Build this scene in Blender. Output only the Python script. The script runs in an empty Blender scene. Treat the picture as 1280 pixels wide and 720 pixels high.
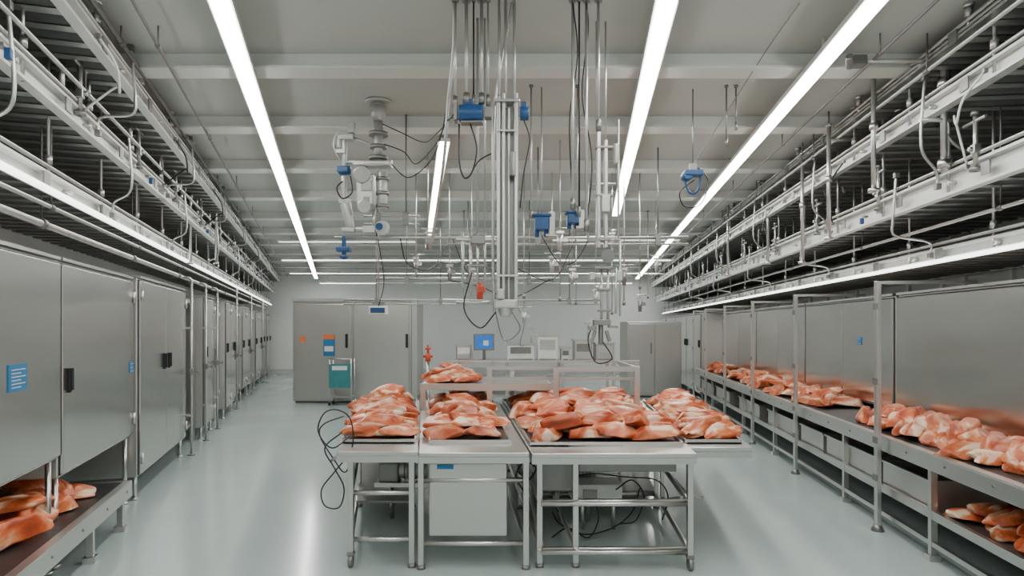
import bpy, math, random
from mathutils import Vector, Matrix, noise
random.seed(7)
F=800.0; H=1.9; CE=4.1
KL=-0.306; KR=0.115
def at(px,py,Y): return Vector(((px-640)*Y/F, Y, H-(py-410)*Y/F))
col=bpy.context.scene.collection
# ---------------------------------------------------------------- materials
def newmat(name):
    m=bpy.data.materials.new(name); m.use_nodes=True
    nt=m.node_tree; return m,nt,nt.nodes['Principled BSDF']
def mat(name,c,rough=.5,metal=0,var=.08,scale=6,stretch=(1,1,1),bump=0,emis=None,coat=0,c2=None,rvar=.1,detail=5,bdist=.02,aniso=0):
    m,nt,b=newmat(name)
    tc=nt.nodes.new('ShaderNodeTexCoord'); mp=nt.nodes.new('ShaderNodeMapping'); mp.inputs['Scale'].default_value=stretch
    nz=nt.nodes.new('ShaderNodeTexNoise'); nz.inputs['Scale'].default_value=scale; nz.inputs['Detail'].default_value=detail
    nt.links.new(tc.outputs['Object'],mp.inputs[0]); nt.links.new(mp.outputs[0],nz.inputs['Vector'])
    cr=nt.nodes.new('ShaderNodeValToRGB')
    lo=[max(0,x*(1-var)) for x in c]; hi=[min(1,x*(1+var)) for x in (c2 or c)]
    cr.color_ramp.elements[0].position=.3; cr.color_ramp.elements[1].position=.7
    cr.color_ramp.elements[0].color=(*lo,1); cr.color_ramp.elements[1].color=(*hi,1)
    nt.links.new(nz.outputs['Fac'],cr.inputs[0]); nt.links.new(cr.outputs[0],b.inputs['Base Color'])
    mr=nt.nodes.new('ShaderNodeMapRange'); mr.inputs[3].default_value=max(0.03,rough-rvar); mr.inputs[4].default_value=min(1,rough+rvar)
    nt.links.new(nz.outputs['Fac'],mr.inputs[0]); nt.links.new(mr.outputs[0],b.inputs['Roughness'])
    b.inputs['Metallic'].default_value=metal
    if coat: b.inputs['Coat Weight'].default_value=coat; b.inputs['Coat Roughness'].default_value=.12
    if bump:
        bp=nt.nodes.new('ShaderNodeBump'); bp.inputs['Strength'].default_value=bump; bp.inputs['Distance'].default_value=bdist
        nt.links.new(nz.outputs['Fac'],bp.inputs['Height']); nt.links.new(bp.outputs[0],b.inputs['Normal'])
    if aniso:
        ge=nt.nodes.new('ShaderNodeNewGeometry'); cx=nt.nodes.new('ShaderNodeVectorMath'); cx.operation='CROSS_PRODUCT'; cx.inputs[1].default_value=(0,0,1)
        nt.links.new(ge.outputs['True Normal'],cx.inputs[0]); nt.links.new(cx.outputs[0],b.inputs['Tangent'])
        b.inputs['Anisotropic'].default_value=aniso
    if emis:
        b.inputs['Emission Color'].default_value=(*emis[0],1); b.inputs['Emission Strength'].default_value=emis[1]
    return m
STEEL=mat('brushed_steel',(.62,.61,.585),.30,1,.03,1,(1,1,1),rvar=.02,detail=1)
CSTEEL=mat('satin_sheet_steel',(.56,.555,.53),.36,.88,.03,.5,(1,1,1),rvar=.02,detail=0)
PANEL=mat('cabinet_steel',(.62,.612,.585),.22,1,.03,.9,(1,.5,1.2),bump=.32,rvar=.03,detail=1.2,bdist=.07,aniso=.5)
TABLE=mat('bench_steel',(.60,.595,.57),.30,.92,.03,1,(1,1,1),rvar=.03,detail=1)
DSTEEL=mat('dull_steel',(.26,.257,.245),.42,.85,.1,4,detail=2)
PAINT=mat('white_painted_metal',(.70,.705,.68),.45,.2,.06,3,detail=2)
COLM=mat('column_aluminium',(.50,.505,.485),.32,.8,.05,3,detail=2)
PIPE=mat('galvanised_pipe',(.56,.56,.535),.33,.8,.08,6,detail=2)
DARK=mat('dark_slat',(.15,.153,.148),.6,.2,.15,4)
SLAT=mat('grey_slat',(.40,.403,.385),.5,.3,.1,4)
BELT=mat('black_belt',(.016,.017,.018),.4,0,.3,20)
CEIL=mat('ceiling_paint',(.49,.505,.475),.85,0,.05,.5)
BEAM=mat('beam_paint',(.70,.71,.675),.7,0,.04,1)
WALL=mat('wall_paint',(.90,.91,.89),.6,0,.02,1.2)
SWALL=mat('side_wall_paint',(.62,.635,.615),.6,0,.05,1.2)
FLOOR=mat('epoxy_floor',(.42,.50,.485),.20,0,.04,.7,bump=.02,coat=.3,rvar=.07)
LAMP=mat('lamp_diffuser',(.95,.95,.92),.4,0,.01,3,emis=((1,.995,.965),31))
LAMP3=mat('far_lamp_diffuser',(.95,.95,.92),.4,0,.01,3,emis=((1,.995,.965),4))
LAMP2=mat('soft_strip',(.95,.95,.92),.4,0,.01,3,emis=((1,.995,.965),4))
LAMP4=mat('faint_strip',(.9,.9,.87),.4,0,.01,3,emis=((1,.995,.965),1.2))
BLUE=mat('blue_plastic',(.012,.07,.20),.35,0,.15,9)
LBLUE=mat('blue_label',(.02,.17,.36),.5,0,.08,9)
TEAL=mat('teal_panel',(.04,.22,.24),.5,0,.1,9)
WHITE=mat('white_plastic',(.78,.78,.75),.4,0,.05,9)
BLACK=mat('black_rubber',(.012,.012,.014),.45,0,.3,12)
RED=mat('red_paint',(.55,.06,.02),.4,0,.1,9)
ORANGE=mat('orange_label',(.7,.18,.05),.5,0,.1,9)
CASTING=mat('grey_casting',(.50,.505,.48),.38,.5,.08,9)
SCREEN=mat('lit_screen',(.02,.15,.45),.3,0,.2,12,emis=((.03,.2,.7),.4))
def meatmat():
    m,nt,b=newmat('raw_meat')
    N=nt.nodes.new; Lk=nt.links.new
    tc=N('ShaderNodeTexCoord'); oi=N('ShaderNodeObjectInfo')
    vm=N('ShaderNodeVectorMath'); vm.operation='ADD'
    sc=N('ShaderNodeMath'); sc.operation='MULTIPLY'; sc.inputs[1].default_value=37
    Lk(oi.outputs['Random'],sc.inputs[0]); Lk(tc.outputs['Object'],vm.inputs[0]); Lk(sc.outputs[0],vm.inputs[1])
    mp=N('ShaderNodeMapping'); mp.inputs['Scale'].default_value=(.7,1.5,1.5); Lk(vm.outputs[0],mp.inputs[0])
    n1=N('ShaderNodeTexNoise'); n1.inputs['Scale'].default_value=4.6; n1.inputs['Detail'].default_value=5; n1.inputs['Distortion'].default_value=.6
    Lk(mp.outputs[0],n1.inputs['Vector'])
    cr=N('ShaderNodeValToRGB'); e=cr.color_ramp.elements
    e[0].position=.28; e[0].color=(.27,.04,.016,1); e[1].position=.72; e[1].color=(.90,.72,.54,1)
    x=e.new(.41); x.color=(.50,.095,.033,1); x=e.new(.51); x.color=(.66,.19,.075,1); x=e.new(.565); x.color=(.76,.33,.17,1); x=e.new(.60); x.color=(.87,.62,.44,1)
    Lk(n1.outputs['Fac'],cr.inputs[0])
    hs=N('ShaderNodeHueSaturation')
    mr=N('ShaderNodeMapRange'); mr.inputs[3].default_value=.75; mr.inputs[4].default_value=1.12
    Lk(oi.outputs['Random'],mr.inputs[0]); Lk(mr.outputs[0],hs.inputs['Value']); hs.inputs['Saturation'].default_value=1.02
    Lk(cr.outputs[0],hs.inputs['Color']); Lk(hs.outputs[0],b.inputs['Base Color'])
    b.inputs['Roughness'].default_value=.34; b.inputs['Specular IOR Level'].default_value=.45
    n2=N('ShaderNodeTexNoise'); n2.inputs['Scale'].default_value=16; Lk(mp.outputs[0],n2.inputs['Vector'])
    bp=N('ShaderNodeBump'); bp.inputs['Strength'].default_value=.35; bp.inputs['Distance'].default_value=.01
    Lk(n2.outputs['Fac'],bp.inputs['Height']); Lk(bp.outputs[0],b.inputs['Normal'])
    return m
MEAT=meatmat()
# ---------------------------------------------------------------- mesh builder
class M:
    def __init__(s): s.v=[]; s.f=[]; s.sm=[]; s.pc=[]
    def add(s,vs,fs,sm=False):
        o=len(s.v); s.pc.append((len(s.v),len(s.f))); s.v+= [Vector(v) for v in vs]; s.f+=[tuple(i+o for i in f) for f in fs]; s.sm+=[sm]*len(fs); return s
    def box(s,x0,x1,y0,y1,z0,z1):
        vs=[(x,y,z) for z in (z0,z1) for x,y in ((x0,y0),(x1,y0),(x1,y1),(x0,y1))]
        return s.add(vs,[(3,2,1,0),(4,5,6,7),(0,1,5,4),(1,2,6,5),(2,3,7,6),(3,0,4,7)])
    def cb(s,c,sx,sy,sz,rx=0,ry=0,rz=0):
        R_=Matrix.Rotation(rz,3,'Z')@Matrix.Rotation(ry,3,'Y')@Matrix.Rotation(rx,3,'X')
        vs=[Vector(c)+R_@Vector((x*sx/2,y*sy/2,z*sz/2)) for z in(-1,1) for x,y in((-1,-1),(1,-1),(1,1),(-1,1))]
        return s.add(vs,[(3,2,1,0),(4,5,6,7),(0,1,5,4),(1,2,6,5),(2,3,7,6),(3,0,4,7)])
    def prism(s,poly,z0,z1):
        n=len(poly); vs=[(x,y,z0) for x,y in poly]+[(x,y,z1) for x,y in poly]
        return s.add(vs,[tuple(range(n))[::-1],tuple(range(n,2*n))]+[(i,(i+1)%n,n+(i+1)%n,n+i) for i in range(n)])
    def cyl(s,p,q,r,r2=None,n=10):
        p=Vector(p);q=Vector(q);d=(q-p).normalized(); r2=r if r2 is None else r2
        u=d.orthogonal().normalized(); w=d.cross(u)
        vs=[p+(u*math.cos(2*math.pi*i/n)+w*math.sin(2*math.pi*i/n))*r for i in range(n)]+[q+(u*math.cos(2*math.pi*i/n)+w*math.sin(2*math.pi*i/n))*r2 for i in range(n)]
        s.add(vs,[(i,(i+1)%n,n+(i+1)%n,n+i) for i in range(n)],True)
        o=len(s.v)-2*n; s.f+=[tuple(o+i for i in range(n))[::-1],tuple(o+n+i for i in range(n))]; s.sm+=[False,False]; return s
    def tube(s,pts,r,n=7,sub=6):
        P=[Vector(p) for p in pts]
        if sub>1 and len(P)>2:
            Q=[]; E=[P[0]*2-P[1]]+P+[P[-1]*2-P[-2]]
            for i in range(1,len(E)-2):
                a,b,c,d=E[i-1],E[i],E[i+1],E[i+2]
                for k in range(sub):
                    t=k/sub
                    Q.append(.5*((2*b)+(c-a)*t+(2*a-5*b+4*c-d)*t*t+(3*b-a-3*c+d)*t**3))
            Q.append(P[-1]); P=Q
        vs=[];u=None
        for i,p in enumerate(P):
            d=(P[min(i+1,len(P)-1)]-P[max(i-1,0)])
            d=d.normalized() if d.length>1e-7 else Vector((0,0,1))
            u=d.orthogonal().normalized() if u is None else (u-d*u.dot(d)).normalized()
            w=d.cross(u)
            vs+=[p+(u*math.cos(2*math.pi*j/n)+w*math.sin(2*math.pi*j/n))*r for j in range(n)]
        fs=[(i*n+j,i*n+(j+1)%n,(i+1)*n+(j+1)%n,(i+1)*n+j) for i in range(len(P)-1) for j in range(n)]
        s.add(vs,fs,True)
        o=len(s.v)-len(vs); s.f+=[tuple(o+j for j in range(n))[::-1],tuple(len(s.v)-n+j for j in range(n))]; s.sm+=[False,False]; return s
def part(root,name,m,material,label=None,world=False,bevel=0):
    me=bpy.data.meshes.new(name)
    vs=m.v
    if world:
        inv=(Matrix.Translation(root.location)@root.rotation_euler.to_matrix().to_4x4()).inverted()
        vs=[inv@v for v in vs]
    lo=Vector([min(v[i] for v in vs) for i in range(3)]); hi=Vector([max(v[i] for v in vs) for i in range(3)])
    c=(lo+hi)/2
    me.from_pydata([v-c for v in vs],[],m.f); me.polygons.foreach_set('use_smooth',m.sm); me.materials.append(material); me.update()
    o=bpy.data.objects.new(name,me); o.location=c; col.objects.link(o); o.parent=root
    if label: o['label']=label
    if bevel:
        b=o.modifiers.new('b','BEVEL'); b.width=bevel; b.segments=2; b.limit_method='ANGLE'
    return o
def parts(root,name,m,material,**kw):
    out=[]
    pc=m.pc+[(len(m.v),len(m.f))]
    for (v0,f0),(v1,f1) in zip(pc[:-1],pc[1:]):
        k=M(); k.v=m.v[v0:v1]; k.f=[tuple(i-v0 for i in f) for f in m.f[f0:f1]]; k.sm=m.sm[f0:f1]
        out.append(part(root,name,k,material,**kw))
    return out
def thing(name,label,cat,loc=(0,0,0),rz=0,group=None):
    o=bpy.data.objects.new(name,None); o.location=loc; o.rotation_euler=(0,0,rz); o.empty_display_size=.1; col.objects.link(o)
    o['label']=label; o['category']=cat
    if group: o['group']=group
    return o
def solo(name,label,cat,m,material,base=None,group=None,bevel=0,kind=None):
    lo=Vector([min(v[i] for v in m.v) for i in range(3)]); hi=Vector([max(v[i] for v in m.v) for i in range(3)])
    c=Vector(base) if base else Vector(((lo.x+hi.x)/2,(lo.y+hi.y)/2,lo.z))
    me=bpy.data.meshes.new(name); me.from_pydata([v-c for v in m.v],[],m.f); me.polygons.foreach_set('use_smooth',m.sm); me.materials.append(material)
    o=bpy.data.objects.new(name,me); o.location=c; col.objects.link(o)
    if kind: o['kind']=kind
    if label: o['label']=label
    if cat: o['category']=cat
    if group: o['group']=group
    if bevel:
        b=o.modifiers.new('b','BEVEL'); b.width=bevel; b.segments=2; b.limit_method='ANGLE'
    return o
def struct(name,m,material): return solo(name,None,None,m,material,kind='structure')
class Row:
    def __init__(s,side): s.s=-1 if side=='L' else 1; s.k=KL if side=='L' else KR; s.n=math.sqrt(1+s.k**2); s.rz=-math.atan(s.k)
    def pt(s,a,Y,z=0): return Vector((s.s*a+s.k*Y,Y,z))
    def ln(s,Y1,Y2): return (Y2-Y1)*s.n
L=Row('L'); R=Row('R')
# ---------------------------------------------------------------- room shell
Y0,YB=-3.0,26.8
AL,AR=3.05,4.5
c1,c2,c3,c4=L.pt(AL,Y0),R.pt(AR,Y0),R.pt(AR,YB),L.pt(AL,YB)
poly=[(p.x,p.y) for p in (c1,c2,c3,c4)]
struct('floor',M().prism(poly,-.1,0),FLOOR)
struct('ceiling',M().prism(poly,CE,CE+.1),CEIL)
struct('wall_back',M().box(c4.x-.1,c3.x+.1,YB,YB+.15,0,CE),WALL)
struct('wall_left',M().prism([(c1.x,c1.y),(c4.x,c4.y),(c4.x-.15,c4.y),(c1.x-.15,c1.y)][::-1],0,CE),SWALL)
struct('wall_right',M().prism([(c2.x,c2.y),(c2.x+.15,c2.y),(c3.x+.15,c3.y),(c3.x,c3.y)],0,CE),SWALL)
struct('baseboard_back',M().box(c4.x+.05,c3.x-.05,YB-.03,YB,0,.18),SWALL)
for i,Y in enumerate([3.5,5.2,6.72,8.45,10.3,12.2,14.1,16,18,20,22,24]):
    xl=L.pt(AL,Y).x+.1; xr=R.pt(AR,Y).x-.03
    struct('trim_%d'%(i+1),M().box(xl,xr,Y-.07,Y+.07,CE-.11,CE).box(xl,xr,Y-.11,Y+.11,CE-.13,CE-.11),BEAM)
# ---------------------------------------------------------------- ceiling strip lights
def striplight(a,k,Ya,Yb,w=.115,z=3.95,label='long white fluorescent strip light fixed under the ceiling beams'):
    n=math.sqrt(1+k*k); l=(Yb-Ya)*n
    r=thing('strip_light',label,'ceiling light',(a+k*Ya,Ya,z-.06),-math.atan(k),'strip lights along the ceiling')
    part(r,'housing',M().box(-w/2-.015,w/2+.015,0,l,.02,.06),PAINT)
    part(r,'diffuser',M().box(-w/2,w/2,.01,l-.01,0.005,.02),LAMP)
    b=M()
    y=.4
    while y<l: b.cyl((0,y,.06),(0,y,CE-z+.06),.012,n=6); y+=3.5
    parts(r,'mounting_rod',b,PAINT)
striplight(-.70,-.279,-2.5,25.8)
striplight(.48,.12,-2.5,11.4)
striplight(1.73,.129,-2.5,26.0)
striplight(.31,-.151,6.9,15.9,.10,label='shorter white strip light hung among the ceiling cables')
def xlight(Y,z,pa,pb,m=LAMP3,w=.05):
    xa=(pa-640)*Y/F; xb=(pb-640)*Y/F
    r=thing('cross_light',"thin white strip light running across the far end of the room",'ceiling light',((xa+xb)/2,Y,z),0,'cross lights at the far end')
    h=(xb-xa)/2
    part(r,'housing',M().box(-h,h,-.07,.07,.03,.06),PAINT); part(r,'diffuser',M().box(-h+.02,h-.02,-w,w,0.01,.03),m)
    b=M(); x=-h+.3
    while x<h: b.cyl((x,0,.06),(x,0,CE-z),.012,n=6); x+=2.2
    parts(r,'hanger',b,PIPE)
xlight(19.3,3.92,352,850); xlight(23.3,3.86,362,830); xlight(25.0,3.62,400,790)
xlight(15.1,3.95,690,850,LAMP4); xlight(15.4,3.95,348,520,LAMP4)
# ---------------------------------------------------------------- cabinets
def cabinet(row,a,Ya,Yb,zb,zt,depth,ndoor=1,label='',handle=True,legs=True,group=None,name='steel_cabinet',handleside=0):
    s=row.s; l=row.ln(Ya,Yb)-.02; p=row.pt(a,Ya)
    r=thing(name,label,'cabinet',(p.x,p.y,0),row.rz,group)
    def bx(x0,x1,y0,y1,z0,z1,m=None):
        x0,x1=sorted((s*x0,s*x1)); return (m or M()).box(x0,x1,y0,y1,z0,z1)
    part(r,'body',bx(.03,depth,0,l,zb,zt),CSTEEL,bevel=.012)
    part(r,'top_trim',bx(.0,depth,.01,l-.01,zt,zt+.025),STEEL)
    part(r,'gasket',bx(.022,.031,.012,l-.012,zb+.02,zt-.02),BLACK,'dark rubber door gasket')
    dw=l/ndoor
    for i in range(ndoor):
        d=part(r,'door',bx(0,.024,i*dw+.012,(i+1)*dw-.012,zb+.03,zt-.03),PANEL,bevel=.008)
        if handle:
            hy=i*dw+.13 if (i+handleside)%2==0 else (i+1)*dw-.13
            hz=1.48
            m=M(); bx(-.02,.0,hy-.016,hy+.016,hz-.10,hz+.10,m); bx(-.04,-.02,hy-.022,hy+.004,hz-.08,hz+.10,m)
            part(d,'handle',M().add([v-d.location for v in m.v],m.f),BLACK,'black lever handle',bevel=.006)
            y=(i+1)*dw-.03 if (i+handleside)%2==0 else i*dw+.03
            for z in (zb+.2,zt-.2):
                h2=M().cyl((-s*.012,y,z-.06),(-s*.012,y,z+.06),.014,n=8)
                k=M(); k.v=[v-d.location for v in h2.v]; k.f=h2.f; k.sm=h2.sm
                part(d,'hinge',k,STEEL)
    if legs:
        for y in (.06,l-.06):
            for x in (.07,depth-.07):
                part(r,'leg',M().cyl((s*x,y,.03),(s*x,y,zb),.022).cyl((s*x,y,0),(s*x,y,.03),.04),STEEL)
    return r
g='steel cabinets along the wall'
C1=cabinet(L,1.99,2.6,5.02,.88,2.43,.9,1,'wide brushed steel cabinet with blue notice above low conveyor',group=g,handle=False)
C2=cabinet(L,1.99,5.02,7.0,.72,2.43,.9,1,'brushed steel cabinet with one wide door and black lever',group=g)
C3=cabinet(L,1.93,7.03,9.5,.26,2.45,.95,2,'tall two-door steel cabinet standing on short feet',group=g,handleside=1)
spec=[(10.9,12.0,1.90,2.43,1,.2),(12.1,13.3,2.02,2.36,1,.35),(13.4,14.8,1.88,2.45,2,.2),(15.2,16.5,1.99,2.40,1,.2),(16.6,18.2,1.90,2.44,2,.3),(18.6,20.1,2.0,2.38,1,.2),(20.2,22.2,1.9,2.43,2,.2),(22.5,24.5,1.98,2.40,2,.2),(24.6,26.5,1.9,2.43,2,.2)]
for i,(ya,yb,a,zt,nd,zb) in enumerate(spec):
    c=cabinet(L,a,ya,yb,zb,zt,.9,nd,'narrow brushed steel cabinet in a long row on short feet',group=g)
    if i%2==1:
        part(c,'warning_label',M().box(.0,.012,.35,.5,1.7,1.82),ORANGE,'small orange label')
        part(c,'control_panel',M().box(.0,.10,.15,.45,1.15,1.5),DSTEEL,'grey control panel',bevel=.01)
for Y in (9.55,10.8,12.05,15.0,18.4,22.35):
    p=L.pt(1.86,Y); hgt=2.55+.3*((int(Y*3))%2)
    o=thing('standpipe','slim vertical steel pipe with valve standing between cabinets','pipe',(p.x,p.y,0),L.rz,'standpipes between the cabinets')
    part(o,'pipe',M().cyl((0,0,.02),(0,0,hgt),.018),PIPE)
    part(o,'floor_flange',M().cyl((0,0,0),(0,0,.02),.05),DSTEEL)
    part(o,'valve',M().cb((0,0,1.25),.05,.06,.09).cyl((0,0,1.25),(.09,0,1.25),.012).cyl((.085,0,1.25),(.10,0,1.25),.035,n=12),DSTEEL,bevel=.004)
    part(o,'elbow',M().tube([(0,0,hgt),(0,0,hgt+.06),(-.06,0,hgt+.1),(-.3,0,hgt+.1)],.018),PIPE)
    for z in (.6,1.9): part(o,'clamp',M().cb((-.03,0,z),.09,.06,.03),STEEL)
rk=thing('equipment_rack','open steel rack with dark control modules between two cabinets','rack',L.pt(2.05,9.6),L.rz)
m=M()
for y in (.03,1.2):
    for x in (-.03,-.8): m.box(x-.03,x+.03,y-.03,y+.03,0,2.35)
part(rk,'frame',m.box(-.83,0,0,1.23,2.3,2.36).box(-.83,0,0,1.23,.3,.34),STEEL)
for z in (.5,1.0,1.5): part(rk,'control_module',M().box(-.75,-.1,.1,1.1,z,z+.36),DSTEEL,bevel=.01)
part(rk,'warning_label',M().box(-.1,-.09,.3,.5,1.7,1.8),ORANGE)
def plaque(root,x,y0,y1,z0,z1,s,material,label,lines=4,name='notice'):
    t=.008
    xa,xb=sorted((x,x-s*t)); 
    n=part(root,name,M().box(xa,xb,y0,y1,z0,z1),material,label)
    m=M(); xa,xb=sorted((x-s*t,x-s*t*1.3))
    for i in range(lines):
        z=z1-(z1-z0)*(.2+.65*i/max(1,lines-1)); w=(y1-y0)
        m.box(xa,xb,y0+w*.12,y1-w*(.12+.25*(i%2)),z-(z1-z0)*.014,z+(z1-z0)*.014)
    part(n,'lettering',M().add([v-n.location for v in m.v],m.f),WHITE,'small white printed lines')
yy=L.ln(2.6,4.13); plaque(C1,0,yy,yy+.27,1.48,1.66,-1,LBLUE,'blue notice with white lettering',6)
plaque(C2,0,1.88,2.02,1.42,1.54,-1,LBLUE,'small blue and white label',3)
def bench(row,a,Ya,Yb,z,w,label,name,legsY,topmat=BELT,apron=.07,group=None,cat='work table'):
    s=row.s; l=row.ln(Ya,Yb); p=row.pt(a,Ya)
    r=thing(name,label,cat,(p.x,p.y,0),row.rz,group)
    def bx(m,x0,x1,y0,y1,z0,z1): 
        x0,x1=sorted((s*x0,s*x1)); return m.box(x0,x1,y0,y1,z0,z1)
    part(r,'work_surface',bx(M(),.07,w-.03,.02,l-.02,z-.04,z-.012),topmat)
    part(r,'side_rail',bx(bx(M(),0,.07,0,l,z-.012,z),0,.015,0,l,z-apron-.03,z-.012),TABLE,bevel=.003)
    part(r,'side_rail',bx(M(),w-.03,w,0,l,z-apron,z+.05),TABLE)
    part(r,'end_rail',bx(M(),0.015,w-.03,l-.02,l,z-apron,z),TABLE)
    y=.3
    while y<l: part(r,'bolt',M().cyl((0,y,z-apron*.6),(-s*.008,y,z-apron*.6),.011,n=8),DSTEEL); y+=.6
    for Y in legsY:
        y=row.ln(Ya,Y)
        for x in (.04,w-.08):
            part(r,'leg',bx(bx(M(),x-.025,x+.025,y-.025,y+.025,.05,z-apron),x-.045,x+.045,y-.045,y+.045,0,.05),STEEL)
    return r,l
bench(L,1.79,2.9,6.23,.42,.98,'low conveyor tray with steel edge and black belt holding raw meat','low_conveyor',[4.0,5.2,6.0],apron=.12)
# ---------------------------------------------------------------- right side
g='steel hoods above the long bench'
def hood(Ya,Yb,nd,lab,handle=False):
    return cabinet(R,3.6,Ya,Yb,.93,2.28,.8,nd,lab,handle=handle,legs=False,group=g,name='steel_hood_cabinet')
hood(2.6,7.45,1,'very wide polished steel cabinet panel standing behind the meat bench')
RH=hood(7.5,10.5,2,'polished steel cabinet with two doors and a small blue tag')
hood(10.52,13.5,2,'polished steel cabinet behind the meat bench')
hood(13.52,16.6,2,'polished steel cabinet behind the meat bench')
for Ya in (16.75,19.1,21.5,24.0):
    cabinet(R,3.0,Ya,Ya+2.3,.15,2.28,1.3,2,'tall polished steel cabinet standing beyond the long bench',group='tall steel cabinets beyond the bench')
plaque(RH,0,.85,.96,1.68,1.78,1,LBLUE,'small blue tag',2)
BL,_=bench(R,2.8,2.9,16.3,.88,1.65,'long steel bench carrying piles of meat beside the steel hoods','long_bench',[5.24,7.0,9.6,11.5,14.3],apron=.11,topmat=BELT)
l=R.ln(2.9,16.3)
parts(BL,'lower_rail',M().box(.02,.06,0,l,.34,.41).box(.02,.06,0,l,.12,.16),STEEL)
part(BL,'lower_shelf',M().box(.06,1.55,0,l,.33,.36),DSTEEL)
part(BL,'back_panel',M().box(1.56,1.6,0,l,.36,.77),DARK)
for Y in (6.0,8.35,10.5,12.6,14.6,16.2):
    p=R.pt(2.76,Y)
    u=thing('bench_upright','square steel post standing at the edge of the long bench','post',(p.x,p.y,0),R.rz,'steel posts along the bench')
    part(u,'post',M().box(-.04,.0,-.035,.035,.06,2.34),STEEL,bevel=.004)
    part(u,'foot',M().cyl((-.022,0,0),(-.022,0,.06),.06,.035),DSTEEL)
    part(u,'crossbar',M().box(0,.84,-.015,.015,2.31,2.34),STEEL)
    b=M()
    for z in (.5,.85,1.4,2.1): b.box(-.048,-.04,-.045,.045,z-.03,z+.03)
    parts(u,'clamp_plate',b,DSTEEL)
for Y,w in ((5.35,.85),(6.35,1.3),(7.75,.8),(8.7,1.4),(10.6,1.4),(12.8,1.3),(14.7,1.2)):
    p=R.pt(2.88,Y); l=w
    b=thing('storage_bin','open grey steel bin standing on the lower shelf of the bench','bin',(p.x,p.y,.36),R.rz,'steel bins under the bench')
    part(b,'shell',M().box(0,.02,0,l,0,.25).box(.68,.7,0,l,0,.25).box(.02,.68,0,.02,0,.25).box(.02,.68,l-.02,l,0,.25).box(0.02,.68,.02,l-.02,0,.02),CSTEEL)
    part(b,'rim',M().box(-.02,.01,-.02,l+.02,.25,.27).box(.69,.72,-.02,l+.02,.25,.27).box(.01,.69,-.02,.01,.25,.27).box(.01,.69,l-.01,l+.02,.25,.27),STEEL)
for i,Y in enumerate((5.0,8.0,11,14,17)):
    p=R.pt(AR,Y)
    mm=M(); rot=Matrix.Rotation(R.rz,3,'Z')
    def wb(x0,x1,y0,y1,z0,z1):
        k=M().box(x0,x1,y0,y1,z0,z1); mm.add([rot@v+p for v in k.v],k.f)
    wb(-.04,0,0,2.6,2.35,2.4); wb(-.04,0,0,2.6,2.75,2.8)
    for y in (0,.85,1.7,2.55): wb(-.04,0,y,y+.05,2.4,2.75)
    struct('window_%d'%(i+1),mm,PAINT)
# ---------------------------------------------------------------- overhead conveyors
def overhead(row,a,Ya,Yb,z,w,label,beamh=.14,light=False,hang=1.75,phase=0,material=PAINT,pipes=True):
    s=row.s; l=row.ln(Ya,Yb); p=row.pt(a,Ya)
    r=thing('overhead_conveyor',label,'overhead conveyor',(p.x,p.y,z),row.rz,'overhead conveyors hung along the walls')
    def bx(m,x0,x1,y0,y1,z0,z1): 
        x0,x1=sorted((s*x0,s*x1)); return m.box(x0,x1,y0,y1,z0,z1)
    m=M(); bx(m,0,.02,0,l,-beamh/2,beamh/2); bx(m,-.05,.0,0,l,beamh/2-.02,beamh/2); bx(m,-.05,0,0,l,-beamh/2,-beamh/2+.02)
    part(r,'side_rail',m,material)
    part(r,'side_rail',bx(M(),w,w+.03,0,l,-beamh/2,beamh/2),material)
    part(r,'pan',bx(M(),.02,w,0,l,.04,.06),DARK)
    m=M(); y=.1
    while y<l: 
        k=M(); bx(k,.02,w,y,y+.015,-.05,.04); m.add(k.v,k.f)
        k=M(); bx(k,.02,w,y,y+.10,-.05,-.04); m.add(k.v,k.f); y+=.24
    part(r,'slats',m,SLAT)
    y=.25; i=0
    while y<l:
        b=M().cyl((-s*.055,y,0),(-s*.0,y,0),.018,n=8) if i%2 else bx(M(),-.062,-.05,y+.1,y+.2,-.045,.045)
        part(r,'bracket',b,PIPE if i%2 else DSTEEL); y+=.62; i+=1
    if pipes: part(r,'conduit',M().cyl((-s*.03,0,beamh/2+.04),(-s*.03,l,beamh/2+.04),.015,n=8),PIPE)
    if light: part(r,'light_strip',bx(M(),-.10,-.055,.1,l-.1,-beamh/2-.03,-beamh/2+.0),LAMP2,'glowing white light strip')
    y=phase+.2; top=CE-z
    while y<l-.1:
        for x in (-.025,w-.05):
            hb=M().cyl((s*x,y,-beamh/2),(s*x,y,top),.012,n=6)
            hb.cyl((s*x,y,beamh/2+.06),(s*x,y,beamh/2+.12),.026,n=8)
            if x<0: hb.cyl((s*x,y,top-.03),(s*x,y,top),.035,n=8)
            part(r,'hanger_rod',hb,PIPE)
        y+=hang
    return r
overhead(L,1.50,1.6,26,H+1.93,.75,'upper overhead conveyor with white rail and dark slats',.11,phase=.3,hang=1.15)
overhead(L,1.75,1.6,26,H+1.52,1.2,'middle overhead conveyor with white rail and dark slats',.14,phase=.9,hang=1.15)
overhead(L,1.90,1.6,26,H+1.02,1.1,'lower overhead conveyor with a glowing light strip',.13,light=True,phase=.5,hang=1.15)
overhead(R,2.62,1.6,26,H+2.02,1.2,'upper overhead conveyor with dark slats near the ceiling',.05,phase=.8,material=PIPE)
overhead(R,2.70,1.6,26,H+1.70,1.25,'overhead conveyor with white rail and dark slats',.13,phase=.2,hang=1.1)
overhead(R,2.85,1.6,26,H+1.12,1.4,'overhead conveyor with deep pale rail above the bench',.19,phase=1.0,hang=1.1)
overhead(R,3.20,1.6,26,H+.66,1.1,'lowest overhead conveyor with glowing light strip above steel cabinets',.11,light=True,phase=.6,hang=1.3)
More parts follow.
